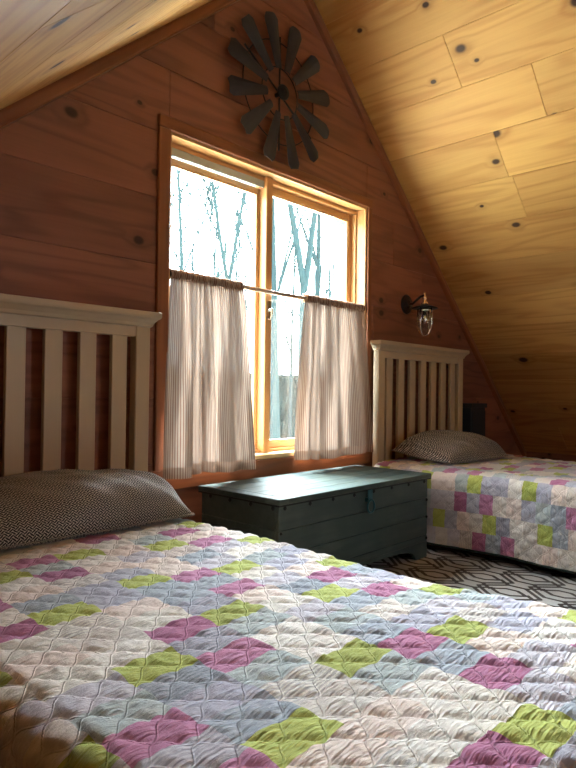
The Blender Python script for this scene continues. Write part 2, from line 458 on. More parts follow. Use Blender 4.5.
# sloped ceilings
def slope(name, side, seed):
    random.seed(seed); mb = MB(); rects = []
    s = -.206 if side > 0 else -.1; s = s
    smax = 3.95
    known = {(.589): [-.57, -2.7], (.854): [-.91, -3.2], (1.119): [-.64, -2.4], (1.384): [-.66, -2.9]}
    while s < smax:
        s1 = s+.265; cuts = [YB, 0]
        kk = [v for k_, v in known.items() if abs(k_-s) < .03] if side > 0 else []
        if kk: cuts += kk[0]
        else:
            j = YB+random.uniform(.4, 2)
            while j < -.25: cuts.append(j); j += random.uniform(1.0, 2.4)
        cuts.sort()
        for a, b in zip(cuts, cuts[1:]): rects.append((a, b, max(s, 0), s1, R3()))
        s = s1
    D = Vector((side*CS, 0, -SN)); Nn = Vector((-side*SN, 0, -CS))
    planks(mb, (XR, 0, ZR), (0, 1, 0), D, Nn, rects, gap=.0008, cham=.0014)
    for h in (-.004, -.2):
        mb.poly([Vector((XR, y, ZR))+D*t+Nn*h for (y, t) in ((.25, -.15), (YB-.25, -.15), (YB-.25, smax+.1), (.25, smax+.1))])
    for a, b in (((.25, -.15), (.25, smax+.1)), ((YB-.25, -.15), (YB-.25, smax+.1)), ((.25, smax+.1), (YB-.25, smax+.1))):
        mb.poly([Vector((XR, a[0], ZR))+D*a[1]+Nn*-.004, Vector((XR, b[0], ZR))+D*b[1]+Nn*-.004,
                 Vector((XR, b[0], ZR))+D*b[1]+Nn*-.2, Vector((XR, a[0], ZR))+D*a[1]+Nn*-.2])
    return struct(mb.build(name, M['ceil']))
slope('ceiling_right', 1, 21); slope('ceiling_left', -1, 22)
# knee walls, floor
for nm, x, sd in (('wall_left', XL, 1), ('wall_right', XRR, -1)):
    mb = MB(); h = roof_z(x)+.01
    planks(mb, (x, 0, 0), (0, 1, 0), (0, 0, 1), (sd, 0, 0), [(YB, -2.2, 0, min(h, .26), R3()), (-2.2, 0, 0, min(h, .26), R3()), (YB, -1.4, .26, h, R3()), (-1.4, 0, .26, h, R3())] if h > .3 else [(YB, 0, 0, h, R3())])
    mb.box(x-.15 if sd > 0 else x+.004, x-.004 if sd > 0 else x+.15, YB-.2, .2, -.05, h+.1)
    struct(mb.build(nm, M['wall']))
mb = MB(); x = XL; rr = []
while x < XRR:
    j = YB
    while j < 0:
        k_ = min(0, j+random.uniform(1.2, 2.8)); rr.append((j, k_, x, min(x+.13, XRR), R3())); j = k_
    x += .13
planks(mb, (0, 0, 0), (0, 1, 0), (1, 0, 0), (0, 0, 1), rr)
mb.box(XL-.2, XRR+.2, YB-.2, .2, -.25, -.004)
struct(mb.build('floor', M['floor']))
# raking trim on the gable wall, one strip per slope
for nm, sd in (('trim_1', 1), ('trim_2', -1)):
    mb = MB(); D = Vector((sd*CS, 0, -SN)); Nn = Vector((-sd*SN, 0, -CS)); O = Vector((XR, 0, ZR)); r = R3()
    prof = [(0, -.0), (0, -.021), (.009, -.024), (.036, -.024), (.043, -.019), (.047, -.0)]   # (offset from ceiling, y)
    t0, t1 = .0, 3.85; vs = []; uvs = []
    for t in (t0, t1):
        for (h, y) in prof:
            tt = t+(h*K*1.0 if t == t0 else 0)
            vs.append(O+D*tt+Nn*(h+.0005)+Vector((0, y, 0))); uvs.append((t, h+y))
    n = len(prof); fs = [(i, (i+1) % n, n+(i+1) % n, n+i) for i in range(n)]+[tuple(range(n)), tuple(range(n, 2*n))]
    mb.raw(vs, fs, r, uvs=uvs); struct(mb.build(nm, M['trim']))

# window casing and jamb lining
def casing(idx, x0, x1, z0, z1, mat='trim', y0=-.016, y1=0):
    mb = MB(); mb.box(x0, x1, y0, y1, z0, z1, bev=.003); return struct(mb.build(f'trim_{idx}', M[mat]))
casing(3, WX0-.055, WX0-.0005, .36, WZ1+.0)                       # left
casing(4, WX1+.0005, WX1+.035, .36, WZ1)
casing(5, WX0-.055, WX1+.035, WZ1, WZ1+.05)
casing(6, WX0-.075, WX1+.055, .385, .468, y0=-.018)               # apron board under the stool
mb = MB()
T = .012
mb.box(WX0, WX0+T, -.003, .128, WZ0, WZ1, bev=.001); mb.box(WX1-T, WX1, -.003, .128, WZ0, WZ1, bev=.001)
mb.box(WX0+T, WX1-T, -.003, .128, WZ1-T, WZ1, bev=.001)
struct(mb.build('trim_7', M['sash']))
mb = MB(); mb.box(WX0-.014, WX1+.014, -.013, -.0005, .469, .491, bev=.004); mb.box(WX0+.0005, WX1-.0005, -.001, .128, .47, .4915, bev=.001)
struct(mb.build('trim_8', M['sill']))
# the window unit
win = empty('window_1', (2.1075, .1, .4915)); struct(win)
X0, X1, Z0, Z1 = WX0+T, WX1-T, .4925, WZ1-T
mb = MB()
for a in ((X0, X0+.010, .058, .128, Z0, Z1), (X1-.010, X1, .058, .128, Z0, Z1), (X0+.010, X1-.010, .058, .128, Z0, Z0+.012), (X0+.010, X1-.010, .058, .128, Z1-.020, Z1)):
    mb.box(*a, bev=.002)
mb.box(2.031, 2.073, .040, .125, Z0, Z1, bev=.003)
mb.build('window_frame', M['sash'], win)
mb = MB(); mb.box(X0+.010, 2.030, .0585, .0630, Z1-.052, Z1-.020); mb.box(X0+.010, 2.030, .067, .0705, Z1-.044, Z1-.020)
tr = mb.build('screen_track', M['track'], win); 
def sash(x0, x1, y0, y1, z0, z1, sl_, sr_, tw, bw):
    mb = MB()
    mb.box(x0, x0+sl_, y0, y1, z0, z1, bev=.003); mb.box(x1-sr_, x1, y0, y1, z0, z1, bev=.003)
    mb.box(x0+sl_, x1-sr_, y0, y1, z0, z0+bw, bev=.003); mb.box(x0+sl_, x1-sr_, y0, y1, z1-tw, z1, bev=.003)
    m_ = (y0+y1)/2
    for a in ((x0+sl_, x0+sl_+.006, z0+bw, z1-tw), (x1-sr_-.006, x1-sr_, z0+bw, z1-tw), (x0+sl_, x1-sr_, z0+bw, z0+bw+.006), (x0+sl_, x1-sr_, z1-tw-.006, z1-tw)):
        mb.box(a[0], a[1], m_-.009, m_+.009, a[2], a[3])
    s_ = mb.build('sash', M['sash'], win)
    g = MB(); g.box(x0+sl_, x1-sr_, m_-.002, m_+.002, z0+bw, z1-tw); g.build('glass_pane', M['glass'], s_)
    return s_
zi0, zi1 = Z0+.012, Z1-.020
s1 = sash(X0+.010, 2.0305, .086, .112, zi0, zi1-.030, .045, .012, .026, .016)
s2 = sash(2.0735, X1-.010, .086, .112, zi0, zi1, .014, .030, .036, .034)
mb = MB(); zl = 1.165
mb.box(2.040, 2.064, .033, .0398, zl-.045, zl+.045, bev=.004); mb.lathe([(.004, 0), (.009, .004), (.009, .012), (.005, .016)], (2.052, .033, zl), 12, 'Y')
mb.tube([(2.052, .020, zl), (2.049, .014, zl-.02), (2.046, .016, zl-.04)], [.006, .005, .004], 8)
tag(mb.build('latch', M['nickel'], s1), 'grey metal sash latch')
mb = MB()
for a in ((WX0, X0+.012, WZ0, WZ1), (X1-.012, WX1, WZ0, WZ1), (X0+.012, X1-.012, WZ1-.034, WZ1), (X0+.012, X1-.012, WZ0+.002, Z0+.012)): mb.box(a[0], a[1], .1285, .21, a[2], a[3], bev=.002)
tag(mb.build('exterior_cladding', M['cladding'], win), 'grey outer window cladding')
# rear gable window added behind the viewer to bring in fill light
fill_win = empty('fill_window', (2.13, YB-.1, .9)); struct(fill_win); mb = MB()
a0, a1, b0, b1 = BW
for a in ((a0, a0+.06, b0, b1), (a1-.06, a1, b0, b1), (a0+.06, a1-.06, b0, b0+.06), (a0+.06, a1-.06, b1-.06, b1), (2.11, 2.15, b0+.06, b1-.06)):
    mb.box(a[0], a[1], YB-.16, YB-.1, a[2], a[3], bev=.003)
mb.build('window_frame', M['sash'], fill_win)
g = MB(); g.box(a0+.06, a1-.06, YB-.132, YB-.128, b0+.06, b1-.06); g.build('glass_pane', M['glass'], fill_win)

# ------------------------------------------------------------------ outside
random.seed(7)
def hgt(x, y):
    d = max(0, y-28)
    return -3.0+.15*math.sin(x*.3+1)*math.sin(y*.23)+ (d**1.15)*.065+.5*noise.noise(Vector((x*.05, y*.05, 0)))*min(1, max(0, (y-10)/20))
mb = MB(); nx, ny = 70, 70; vs = []; fs = []
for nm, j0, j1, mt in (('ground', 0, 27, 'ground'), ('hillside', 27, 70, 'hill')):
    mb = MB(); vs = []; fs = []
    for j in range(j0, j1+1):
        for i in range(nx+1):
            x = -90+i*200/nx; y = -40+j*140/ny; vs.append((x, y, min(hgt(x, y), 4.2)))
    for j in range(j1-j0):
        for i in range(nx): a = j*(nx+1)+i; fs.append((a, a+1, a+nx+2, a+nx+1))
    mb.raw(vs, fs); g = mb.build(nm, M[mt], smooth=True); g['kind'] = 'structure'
def at(px, Y):
    r = ray(px, 384); t = (Y-CAMP.y)/r.y; p = CAMP+r*t; return p.x
def branch(mb, p, d, L, r, depth, rng, up=.55, thin=.62):
    n = 6; pts = [p.copy()]; rs = [r]; q = p.copy(); dd = d.copy()
    wz = .14 if r > .045 else 1.0
    for i in range(n):
        dd = (dd+Vector((rng.uniform(-.13, .13)*wz, rng.uniform(-.13, .13)*wz, rng.uniform(-.04, .1)*up*2))).normalized()
        q = q+dd*(L/n); pts.append(q.copy()); rs.append(max(.004, r*(1-(.62 if depth else .5)*(i+1)/n)))
    mb.tube(pts, rs, 7 if r > .04 else 5)
    if depth <= 0: return
    k = (9 if r > .045 else 6) if depth > 1 else rng.randint(3, 5)
    for _ in range(k):
        i = rng.randint(3, n) if r > .05 else rng.randint(1, n); a = rng.uniform(0, 2*PI); t = (pts[i]-pts[i-1]).normalized()
        side = Vector((math.cos(a), math.sin(a), 0)); side = (side-t*side.dot(t)).normalized()
        nd = (t*.75+side*rng.uniform(.4, .8)+Vector((0, 0, up))).normalized()
        branch(mb, pts[i], nd, L*rng.uniform(.2, .4), max(.016, rs[i]*rng.uniform(.35, .6)), depth-1, rng, up)
def tree(x, y, splits, label, seed, group='bare trees outside the window'):
    rng = random.Random(seed); z = hgt(x, y)-.3; mb = MB(); base = Vector((x, y, z))
    for (off, dirv, L, r, dep) in splits:
        branch(mb, base+Vector(off), Vector(dirv).normalized(), L, r, dep, rng)
    return tag(mb.build('bare_tree', M['bark'], loc=base, smooth=False), label, 'tree', group)
TW = [  # px, Y, trunk radius, height, lean, forked, label
 (191, 9, .065, 10, (-.02, 0), 0, 'thin bare tree seen through the left pane nearest the window edge'),
 (223, 10, .075, 7.0, (.02, 0), 1, 'bare sapling forking in a wide V behind the middle of the left pane'),
 (178, 14, .05, 9, (.05, 0), 0, 'slender bare tree behind the far left edge of the left pane'),
 (278, 13, .19, 14, (-.01, 0), 0, 'thick upright bare trunk just right of the window meeting stile'),
 (300, 11, .17, 7.5, (.02, 0), 1, 'bare tree whose trunk forks in a V at the height of the curtain rod'),
 (315, 15, .17, 14, (.0, 0), 0, 'straight bare trunk right of the forked tree in the right pane'),
 (333, 12, .07, 9, (-.07, 0), 2, 'crooked bare tree with many side branches in the right pane'),
 (347, 17, .26, 15, (.0, 0), 0, 'thick pale trunk at the right edge of the right pane'),
 (205, 12, .06, 9, (.03, 0), 2, 'thin leaning bare tree left of the wide sapling fork'),
 (241, 16, .07, 10, (-.02, 0), 2, 'fine branching bare tree beside the meeting stile, in the left pane'),
 (290, 19, .08, 12, (.02, 0), 2, 'slim bare tree between the first thick trunk and the forked tree'),
 (262, 24, .1, 13, (.02, 0), 0, 'distant bare trunk behind the meeting stile'),
 (290, 26, .1, 13, (-.02, 0), 0, 'distant bare trunk behind the lower middle of the right pane'),
 (245, 22, .09, 11, (.01, 0), 0, 'distant bare tree near the right side of the left pane'),
 (325, 28, .12, 14, (.0, 0), 0, 'distant bare trunk behind the crooked branching tree'),
]
for i, (px, Y, r, h, ln, fk, lab) in enumerate(TW):
    x = at(px, Y); d = (ln[0], ln[1], 1)
    if fk == 1:
        sp = [((0, 0, 0), d, h, r, 0)]
        top = Vector(d).normalized()*h*.98
        sp += [(top, (-.20, .05, 1), 7, r*.66, 2), (top, (.16, -.05, 1), 7.5, r*.66, 2)]
    elif fk == 2: sp = [((0, 0, 0), d, h, r, 3)]
    else: sp = [((0, 0, 0), d, h, r, 2)]
    tree(x, Y, sp, lab, 40+i)
# undergrowth on the far slope
rng = random.Random(5); mb = MB()
for i in range(2600):
    Y = rng.uniform(24, 85); x = at(rng.uniform(120, 400), Y)+rng.uniform(-2, 2); z = min(hgt(x, Y), 4.2)
    b0 = Vector((x, Y, z)); H = rng.uniform(.5, 2.6)*(1 if rng.random() < .8 else 1.8)
    for k in range(3):
        e = b0+Vector((rng.uniform(-.4, .4)*H, rng.uniform(-.3, .3), H*rng.uniform(.7, 1)))
        mb.tube([b0, (b0+e)/2+Vector((rng.uniform(-.1, .1), 0, 0)), e], [.03, .022, .008], 3, cap=False)
tag(mb.build('undergrowth', M['scrub']), 'tangle of leafless brush on the far slope outside', 'undergrowth', kind='stuff')

# ------------------------------------------------------------------ curtains and rod
yr, zr = .004, 1.245
mb = MB(); mb.tube([(WX0+T+.012, yr, zr+.002), (2.1, yr, zr-.003), (WX1-T-.012, yr, zr)], .0105, 12)
rod = empty('curtain_rod', (2.1, yr, zr)); tag(rod, 'thin brown tension rod across the middle of the window', 'curtain rod')
mb.build('rod', M['rod'], rod, smooth=True)
for xx, nm in ((WX0+T+.0005, 'left'), (WX1-T-.0125, 'right')):
    q = MB(); q.box(xx, xx+.012, yr-.0125, yr+.0125, zr-.013, zr+.013, bev=.004); q.build('rod_end', M['iron'], rod)
def curtain(xt0, xt1, xb0, xb1, zb, seed, label, bunch):
    rng = random.Random(seed); nu, nv = 420, 60; W_ = 1.05
    ph = [rng.uniform(0, 2*PI) for _ in range(8)]
    folds = 4.3
    bl = rng.uniform(0, 1)
    def pos(u, v, hemw=0):
        # u 0..1 along the cloth, v 0 top .. 1 bottom
        e = v**.75
        # uneven gathering: monotone warp
        w = u+bunch*(math.sin(2*PI*u*1.0+ph[5])-math.sin(ph[5]))/(2*PI)*.75
        x = (xt0+(xt1-xt0)*w)*(1-e)+(xb0+(xb1-xb0)*w)*e
        sag = .004*math.sin(PI*u)
        big = math.sin(2*PI*folds*u+ph[0]+.5*math.sin(2*PI*u*2+ph[1]))
        mid = math.sin(2*PI*folds*.5*u+ph[2]+v*.8)
        small = math.sin(2*PI*34*u+ph[3])
        amp = .003+.026*min(1, v*1.5)
        y = yr-.009-.052*e + (big*.65+mid*.35)*amp + small*.0035*math.exp(-v*9)
        x += .006*math.sin(2*PI*folds*u+ph[0]+1.3)*min(1, v*2)
        z = zr-.010-(zr-.010-zb)*v+.006*v*math.sin(2*PI*u*1.3+ph[4]) + sag
        return (x, min(y, .0 if v > .9 and (x < WX0 or x > WX1) else y), z)
    root = empty('cafe_curtain', ((xt0+xt1)/2, yr, zr)); tag(root, label, 'curtain', 'striped cafe curtains on the window rod')
    def grid(f, v0, v1, nvv, name, mat, off=0):
        vs = []; uvs = []; fs = []
        for j in range(nvv+1):
            v = v0+(v1-v0)*j/nvv
            for i in range(nu+1):
                u = i/nu; p = f(u, v); vs.append((p[0], p[1]+off, p[2])); uvs.append((u*W_, v*.78))
        for j in range(nvv):
            for i in range(nu): a = j*(nu+1)+i; fs.append((a, a+1, a+nu+2, a+nu+1))
        m_ = MB(); m_.raw(vs, fs, uvs=uvs); ob = m_.build(name, mat, root, smooth=True)
        return ob
    grid(pos, 0, .945, 56, 'cloth', M['curtain'])
    tag(grid(pos, .945, 1.0, 5, 'hem', M['hem']), 'darker doubled hem band')
    # gathered sleeve round the rod
    m_ = MB(); vs = []; uvs = []; fs = []; ns = 12; nn = 300
    for i in range(nn+1):
        u = i/nn; x = xt0+(xt1-xt0)*u
        rr_ = .0158+.0034*math.sin(2*PI*46*u+ph[6])+.0018*math.sin(2*PI*97*u)
        for k in range(ns):
            a = 2*PI*k/ns; vs.append((x+.0015*math.sin(a*2+u*200), yr+rr_*math.cos(a), zr-.001+rr_*1.12*math.sin(a))); uvs.append((u*W_, rr_*a))
    for i in range(nn):
        for k in range(ns): k2 = (k+1) % ns; fs.append((i*ns+k, i*ns+k2, (i+1)*ns+k2, (i+1)*ns+k))
    m_.raw(vs, fs, uvs=uvs); tag(m_.build('rod_sleeve', M['hem'], root, smooth=True), 'tightly gathered sleeve')
    return root
curtain(WX0+T+.0015, 1.845, 1.405, 1.885, .440, 3, 'left striped cafe curtain, beside the large headboard', .9)
curtain(2.262, WX1-T-.014, 2.165, 2.80, .448, 8, 'right striped cafe curtain, beside the lantern wall lamp', .8)

# ------------------------------------------------------------------ windmill wall ornament
def windmill():
    cx, cz, yw = 2.0366, 2.1654, -.05
    root = empty('windmill_wall_ornament', (cx, 0, cz)); tag(root, 'round dark metal windmill ornament with twelve blades above the window', 'wall decoration')
    for k in range(12):
        a = math.radians(15+30*k); ca, sa = math.cos(a), math.sin(a)
        mb = MB(); vs = []; fs = []; secs = [(.105, .018), (.20, .028), (.315, .041), (.322, .041), (.344, .027)]; m_ = 5
        tw = math.radians(-3)
        top = []
        for (r, w) in secs:
            for q in range(m_):
                t = -1+2*q/(m_-1); l = t*w
                depth = l*math.sin(tw)+.006*(1-t*t)
                ll = l*math.cos(tw)
                vs.append((cx+r*ca-ll*sa, yw-depth, cz+r*sa+ll*ca))
        n = len(vs); vs += [(p[0], p[1]+.002, p[2]) for p in vs]
        for i in range(len(secs)-1):
            for q in range(m_-1):
                a_ = i*m_+q; fs.append((a_, a_+1, a_+m_+1, a_+m_)); fs.append((n+a_, n+a_+m_, n+a_+m_+1, n+a_+1))
        ed = [i*m_ for i in range(len(secs))]+[(len(secs)-1)*m_+q for q in range(1, m_)]+[i*m_+m_-1 for i in range(len(secs)-2, -1, -1)]+[q for q in range(m_-2, 0, -1)]
        for i in range(len(ed)): p, q = ed[i], ed[(i+1) % len(ed)]; fs.append((p, q, n+q, n+p))
        mb.raw(vs, fs); b = mb.build('blade', M['blade'], root)
    for dg in (90, 270, 148, 328):
        a = math.radians(dg); mb = MB()
        e = .265; mb.tube([(cx+.02*math.cos(a), yw+.022, cz+.02*math.sin(a)), (cx+e*math.cos(a), yw+.022, cz+e*math.sin(a))], .0045, 8)
        mb.build('spoke', M['iron'], root)
    for rr_ in (.235, .118):
        mb = MB(); mb.tube([(cx+rr_*math.cos(2*PI*i/72), yw+.018, cz+rr_*math.sin(2*PI*i/72)) for i in range(72)], .0028, 6, closed=True)
        mb.build('wire_ring', M['iron'], root)
    mb = MB(); mb.lathe([(.010, -.045), (.012, -.005), (.034, -.004), (.036, .004), (.032, .010), (.012, .016)], (cx, yw, cz), 24, 'Y')
    mb.build('hub', M['iron'], root)
windmill()

# ------------------------------------------------------------------ lantern wall lamp
def wall_lamp():
    cx, cz = 3.195, 1.315; yl = -.125; hz = cz-.022; g = 1.22
    root = empty('wall_lantern', (cx, 0, cz)); tag(root, 'small nautical wall lantern with dark plate and clear glass', 'wall lamp')
    mb = MB(); mb.lathe([(.058, 0), (.060, .006), (.052, .014), (.030, .018), (.018, .024)], (cx-.005, 0, cz), 28, 'Y'); mb.build('back_plate', M['black'], root)
    mb = MB(); mb.tube([(cx-.01, -.02, cz), (cx-.01, -.05, cz+.0), (cx-.004, -.075, cz+.022), (cx, -.1, cz+.04), (cx, yl, cz+.045)], .0075, 10); mb.build('arm', M['black'], root, smooth=True)
    mb = MB(); mb.lathe([(.022, .010), (.072, -.006), (.078, -.010), (.077, -.013), (.036, -.008)], (cx, yl, hz), 28); mb.build('hood', M['iron'], root, smooth=True)
    mb = MB(); mb.lathe([(.022, .0105), (.019, .024), (.011, .030), (.009, .044), (.013, .048), (.012, .056), (.006, .060), (.006, .078), (.003, .084)], (cx, yl, hz), 20); mb.build('finial', M['chrome'], root, smooth=True)
    mb = MB(); mb.lathe([(0.0366, -0.0098), (0.0378, -0.0268), (0.0317, -0.0293)], (cx, yl, hz), 24); mb.build('collar', M['chrome'], root, smooth=True)
    mb = MB(); mb.lathe([(0.0317, -0.0293), (0.0403, -0.0610), (0.0415, -0.1037), (0.0329, -0.1366), (0.0122, -0.1488)], (cx, yl, hz), 24); mb.build('glass_globe', M['glass'], root, smooth=True)
    mb = MB(); mb.lathe([(0.0073, -0.0317), (0.0159, -0.0549), (0.0195, -0.0756), (0.0134, -0.0952), (0.0037, -0.1000)], (cx, yl, hz), 16); mb.build('bulb', M['nickel'], root, smooth=True)
    for a in (0, PI/2):
        mb = MB(); pts = []
        for i in range(21):
            t = PI*i/20; ww = .049*math.cos(t); pts.append((cx+ww*math.cos(a), yl+ww*math.sin(a), hz-.09-.082*math.sin(t)))
        pts = [(cx+.045*math.cos(a), yl+.045*math.sin(a), hz-.010)]+pts+[(cx-.045*math.cos(a), yl-.045*math.sin(a), hz-.010)]
        mb.tube(pts, .0030, 8); mb.build('cage_wire', M['chrome'], root, smooth=True)
    mb = MB(); mb.tube([(cx+.050*math.cos(2*PI*i/30), yl+.050*math.sin(2*PI*i/30), hz-.085) for i in range(30)], .0022, 6, closed=True); mb.build('cage_ring', M['chrome'], root, smooth=True)
wall_lamp()

# ------------------------------------------------------------------ beds
def copytree(o, parent=None):
    c = o.copy(); C.objects.link(c)
    if parent: c.parent = parent
    for ch in list(o.children): copytree(ch, c)
    return c
def make_bed(x0, label):
    """headboard posts x0..x0+1"""
    y0, y1 = -.075, -.035; L = 1.70
    root = empty('bed', (x0+.5, -.9, 0)); tag(root, label, 'bed', 'twin beds')
    WB = .98
    mb = MB(); mb.box(x0+.06, x0+WB-.06, y0+.004, y1-.004, .978-.003, 1.03, bev=.002)
    hb = mb.build('headboard', M['paint'], root)
    mb = MB(); mb.box(x0+.06, x0+WB-.06, y0+.004, y1-.004, .22, .30, bev=.002); mb.build('lower_rail', M['paint'], hb)
    for a in (x0, x0+WB-.06):
        q = MB(); q.box(a, a+.06, y0, y1, 0, 1.03, bev=.003); q.build('post', M['paint'], hb)
    sw = .0615; g0 = (WB-.12-13*sw)/2
    for k in range(7):
        a = x0+.06+g0+2*sw*k
        q = MB(); q.box(a, a+sw, y0+.010, y1-.010, .30, .976, bev=.002); q.build('slat', M['paint'], hb)
    q = MB()   # moulded crown: profile swept round front and ends
    prof = [(.0, 1.012), (.006, 1.016), (.009, 1.026), (.020, 1.040), (.028, 1.046), (.030, 1.052), (.030, 1.066), (.027, 1.068)]
    for i in range(len(prof)-1):
        (o1, z1), (o2, z2) = prof[i], prof[i+1]
        A = [(x0-o1, y1), (x0-o1, y0-o1), (x0+WB+o1, y0-o1), (x0+WB+o1, y1)]; B = [(x0-o2, y1), (x0-o2, y0-o2), (x0+WB+o2, y0-o2), (x0+WB+o2, y1)]
        for k in range(3): q.poly([(*A[k], z1), (*A[k+1], z1), (*B[k+1], z2), (*B[k], z2)])
    q.poly([(x0-.027, y1, 1.068), (x0-.027, y0-.027, 1.068), (x0+WB+.027, y0-.027, 1.068), (x0+WB+.027, y1, 1.068)])
    q.poly([(x0, y1, 1.012), (x0, y0, 1.012), (x0+WB, y0, 1.012), (x0+WB, y1, 1.012)])
    pts = [(x0-o, z) for o, z in prof]+[(x0+WB+o, z) for o, z in prof[::-1]]
    q.poly([(a, y1, z) for a, z in pts])
    q.build('crown', M['paint'], hb)
    for a in (x0+.02, x0+WB-.045):
        q = MB(); q.box(a, a+.025, -L-.02, y0-.0005, .10, .18, bev=.002); q.build('side_rail', M['paint'], root)
    for a in (x0+.03, x0+WB-.08):
        q = MB(); q.box(a, a+.05, -L-.02, -L+.03, 0, .0995, bev=.002); q.build('leg', M['paint'], root)
    q = MB(); q.box(x0+.046, x0+WB-.046, -L, y0-.002, .17, .18); q.build('slat_base', M['trim'], root)
    return root
bed = make_bed(.335, 'cream painted slatted bed in the foreground, left of the window')
bed2 = copytree(bed); bed2.location.x += 2.805-.335
tag(bed2, 'cream painted slatted bed under the sloped ceiling, right of the window')

def make_mattress(x0, label):
    me = MB(); me.box(x0+.02, x0+.98, -1.72, -.08, .181, .340, bev=.03)
    return tag(me.build('mattress', M['matt'], loc=(x0+.5, -.9, .181)), label, 'mattress', 'mattresses under the quilts')
make_mattress(.325, 'pale mattress under the foreground quilt')
make_mattress(2.80, 'pale mattress under the quilt of the right bed')

PAL = [lin(216, 208, 198), lin(204, 194, 186), lin(222, 214, 206), lin(170, 168, 182), lin(158, 164, 174), lin(190, 184, 192), lin(172, 180, 180), lin(220, 202, 192)]
LIME = lin(174, 182, 92); LIME2 = lin(160, 168, 82); MAG = lin(180, 118, 150); MAG2 = lin(168, 102, 136)
def quilt(name, x0, x1, y0, y1, ztop, zhem, label, step, colw, rowh, cfun, lime_ph, mag_ph, side_lean, seed, sag):
    """cloth over the box x0..x1 / y1..y0 (y1 = foot); drapes to zhem on both sides and the foot"""
    R = .055; arc = R*PI/2; drop = ztop-R-zhem
    us = np.arange(-(drop+arc), (x1-x0-2*R)+drop+arc+step*.5, step)    # 0 = start of flat
    vs_ = np.arange(0, (y0-y1-R)+drop+arc+step*.5, step)
    wflat = x1-x0-2*R; lflat = y0-y1-R
    U, V = np.meshgrid(us, vs_)
    def prof(t, side):   # t distance beyond flat edge -> (outward, down)
        a = np.clip(t, 0, arc)/R
        o = R*np.sin(a); d = R*(1-np.cos(a)); e = np.clip(t-arc, 0, None)
        return o+e*side, d+e*math.sqrt(1-side*side)
    lo, ld = prof(-U, side_lean); ro, rd = prof(U-wflat, side_lean); fo, fd = prof(V-lflat, side_lean)
    X = x0+R+np.clip(U, 0, wflat)-lo*(U < 0)+ro*(U > wflat)
    Y = y0-np.clip(V, 0, lflat)-fo*(V > lflat)
    sd = np.where(U < 0, ld, 0)+np.where(U > wflat, rd, 0); fdn = np.where(V > lflat, fd, 0)
    Z = ztop-np.maximum(sd, fdn)
    # folds growing down the sides
    down = np.maximum(sd, fdn)/(ztop-zhem)
    fold = (np.sin(Y*13+seed)+.6*np.sin(Y*23+1.3*seed))*.5
    X += np.where(U < 0, -1, np.where(U > wflat, 1, 0))*fold*.012*down
    Y += np.where(V > lflat, -1, 0)*np.sin(X*14)*.010*down
    # soft sag of the bed edge and top unevenness
    tx = np.clip((X-x0)/(x1-x0), 0, 1); tv = np.clip(V/lflat, 0, 1)
    Z += -sag*np.sin(PI*tv)*np.where(sd+fdn > 0, 1, .6)+.006*np.sin(X*9+seed)*np.sin(Y*6)
    X += np.where(tx > .5, -1, 0)*sag*2*np.sin(PI*tv)*np.clip((tx-.5)*2, 0, 1)
    # normals
    P = np.stack([X, Y, Z], -1)
    du = np.gradient(P, axis=1); dv = np.gradient(P, axis=0)
    N = np.cross(dv, du); N /= np.linalg.norm(N, axis=-1, keepdims=True)+1e-9
    N *= np.where((N[..., 2] < -.2)[..., None], -1, 1)
    cx = (x0+x1)/2
    out = np.sign((X-cx))*N[..., 0]; flip = (np.abs(N[..., 2]) < .3) & (sd > 0) & (out < 0); N[flip] *= -1
    # quilting: rows of ogee pockets
    h = .0365; Lc = .0350; a_ = .46
    pu = U/Lc*2*PI/2; rowc = V/h
    wob = .30*np.sin(U*17+V*5)+.25*np.sin(V*21)
    pu = pu+wob
    j = np.floor(rowc).astype(int)
    best = np.full(U.shape, 1e9)
    for k in (-1, 0, 1, 2):
        jj = j+k; line = jj+a_*np.cos(PI*jj+pu+.75*np.sin(jj*12.9))
        best = np.minimum(best, np.abs(rowc-line))
    hgt_ = np.clip(best/.60, 0, 1)**.55; 
    rs = np.random.RandomState(seed)
    cellr = rs.rand(400, 400)[(j % 400), ((np.floor(pu/PI)).astype(int) % 400)]
    puck = .0062*hgt_*(.7+.5*cellr)+.0007*np.sin(U*210+2*np.sin(V*60))*np.cos(V*90)
    P = P+N*puck[..., None]
    nv, nu = U.shape
    verts = P.reshape(-1, 3)
    ii, jj = np.meshgrid(np.arange(nu-1), np.arange(nv-1)); a0 = (jj*nu+ii).ravel()
    faces = np.stack([a0, a0+1, a0+nu+1, a0+nu], -1)
    me = bpy.data.meshes.new(name)
    me.vertices.add(len(verts)); me.vertices.foreach_set('co', verts.ravel())
    me.loops.add(faces.size); me.loops.foreach_set('vertex_index', faces.ravel())
    me.polygons.add(len(faces)); me.polygons.foreach_set('loop_start', np.arange(0, faces.size, 4)); 
    me.update(calc_edges=True)
    uvl = me.uv_layers.new(name='UVMap')
    uvv = np.stack([U.ravel(), V.ravel()], -1)[faces.ravel()]; uvl.data.foreach_set('uv', uvv.ravel())
    # patch colours: a = across coordinate, b = along coordinate (world y)
    Uc = (U[:-1, :-1]+U[1:, 1:])/2; Vc = (V[:-1, :-1]+V[1:, 1:])/2
    A, B = cfun(Uc, Vc)
    col = np.floor(A/colw).astype(int)
    rr_ = np.random.RandomState(seed+5); tab = {}
    colarr = np.zeros((nv-1, nu-1, 4)); st = np.zeros((nv-1, nu-1))
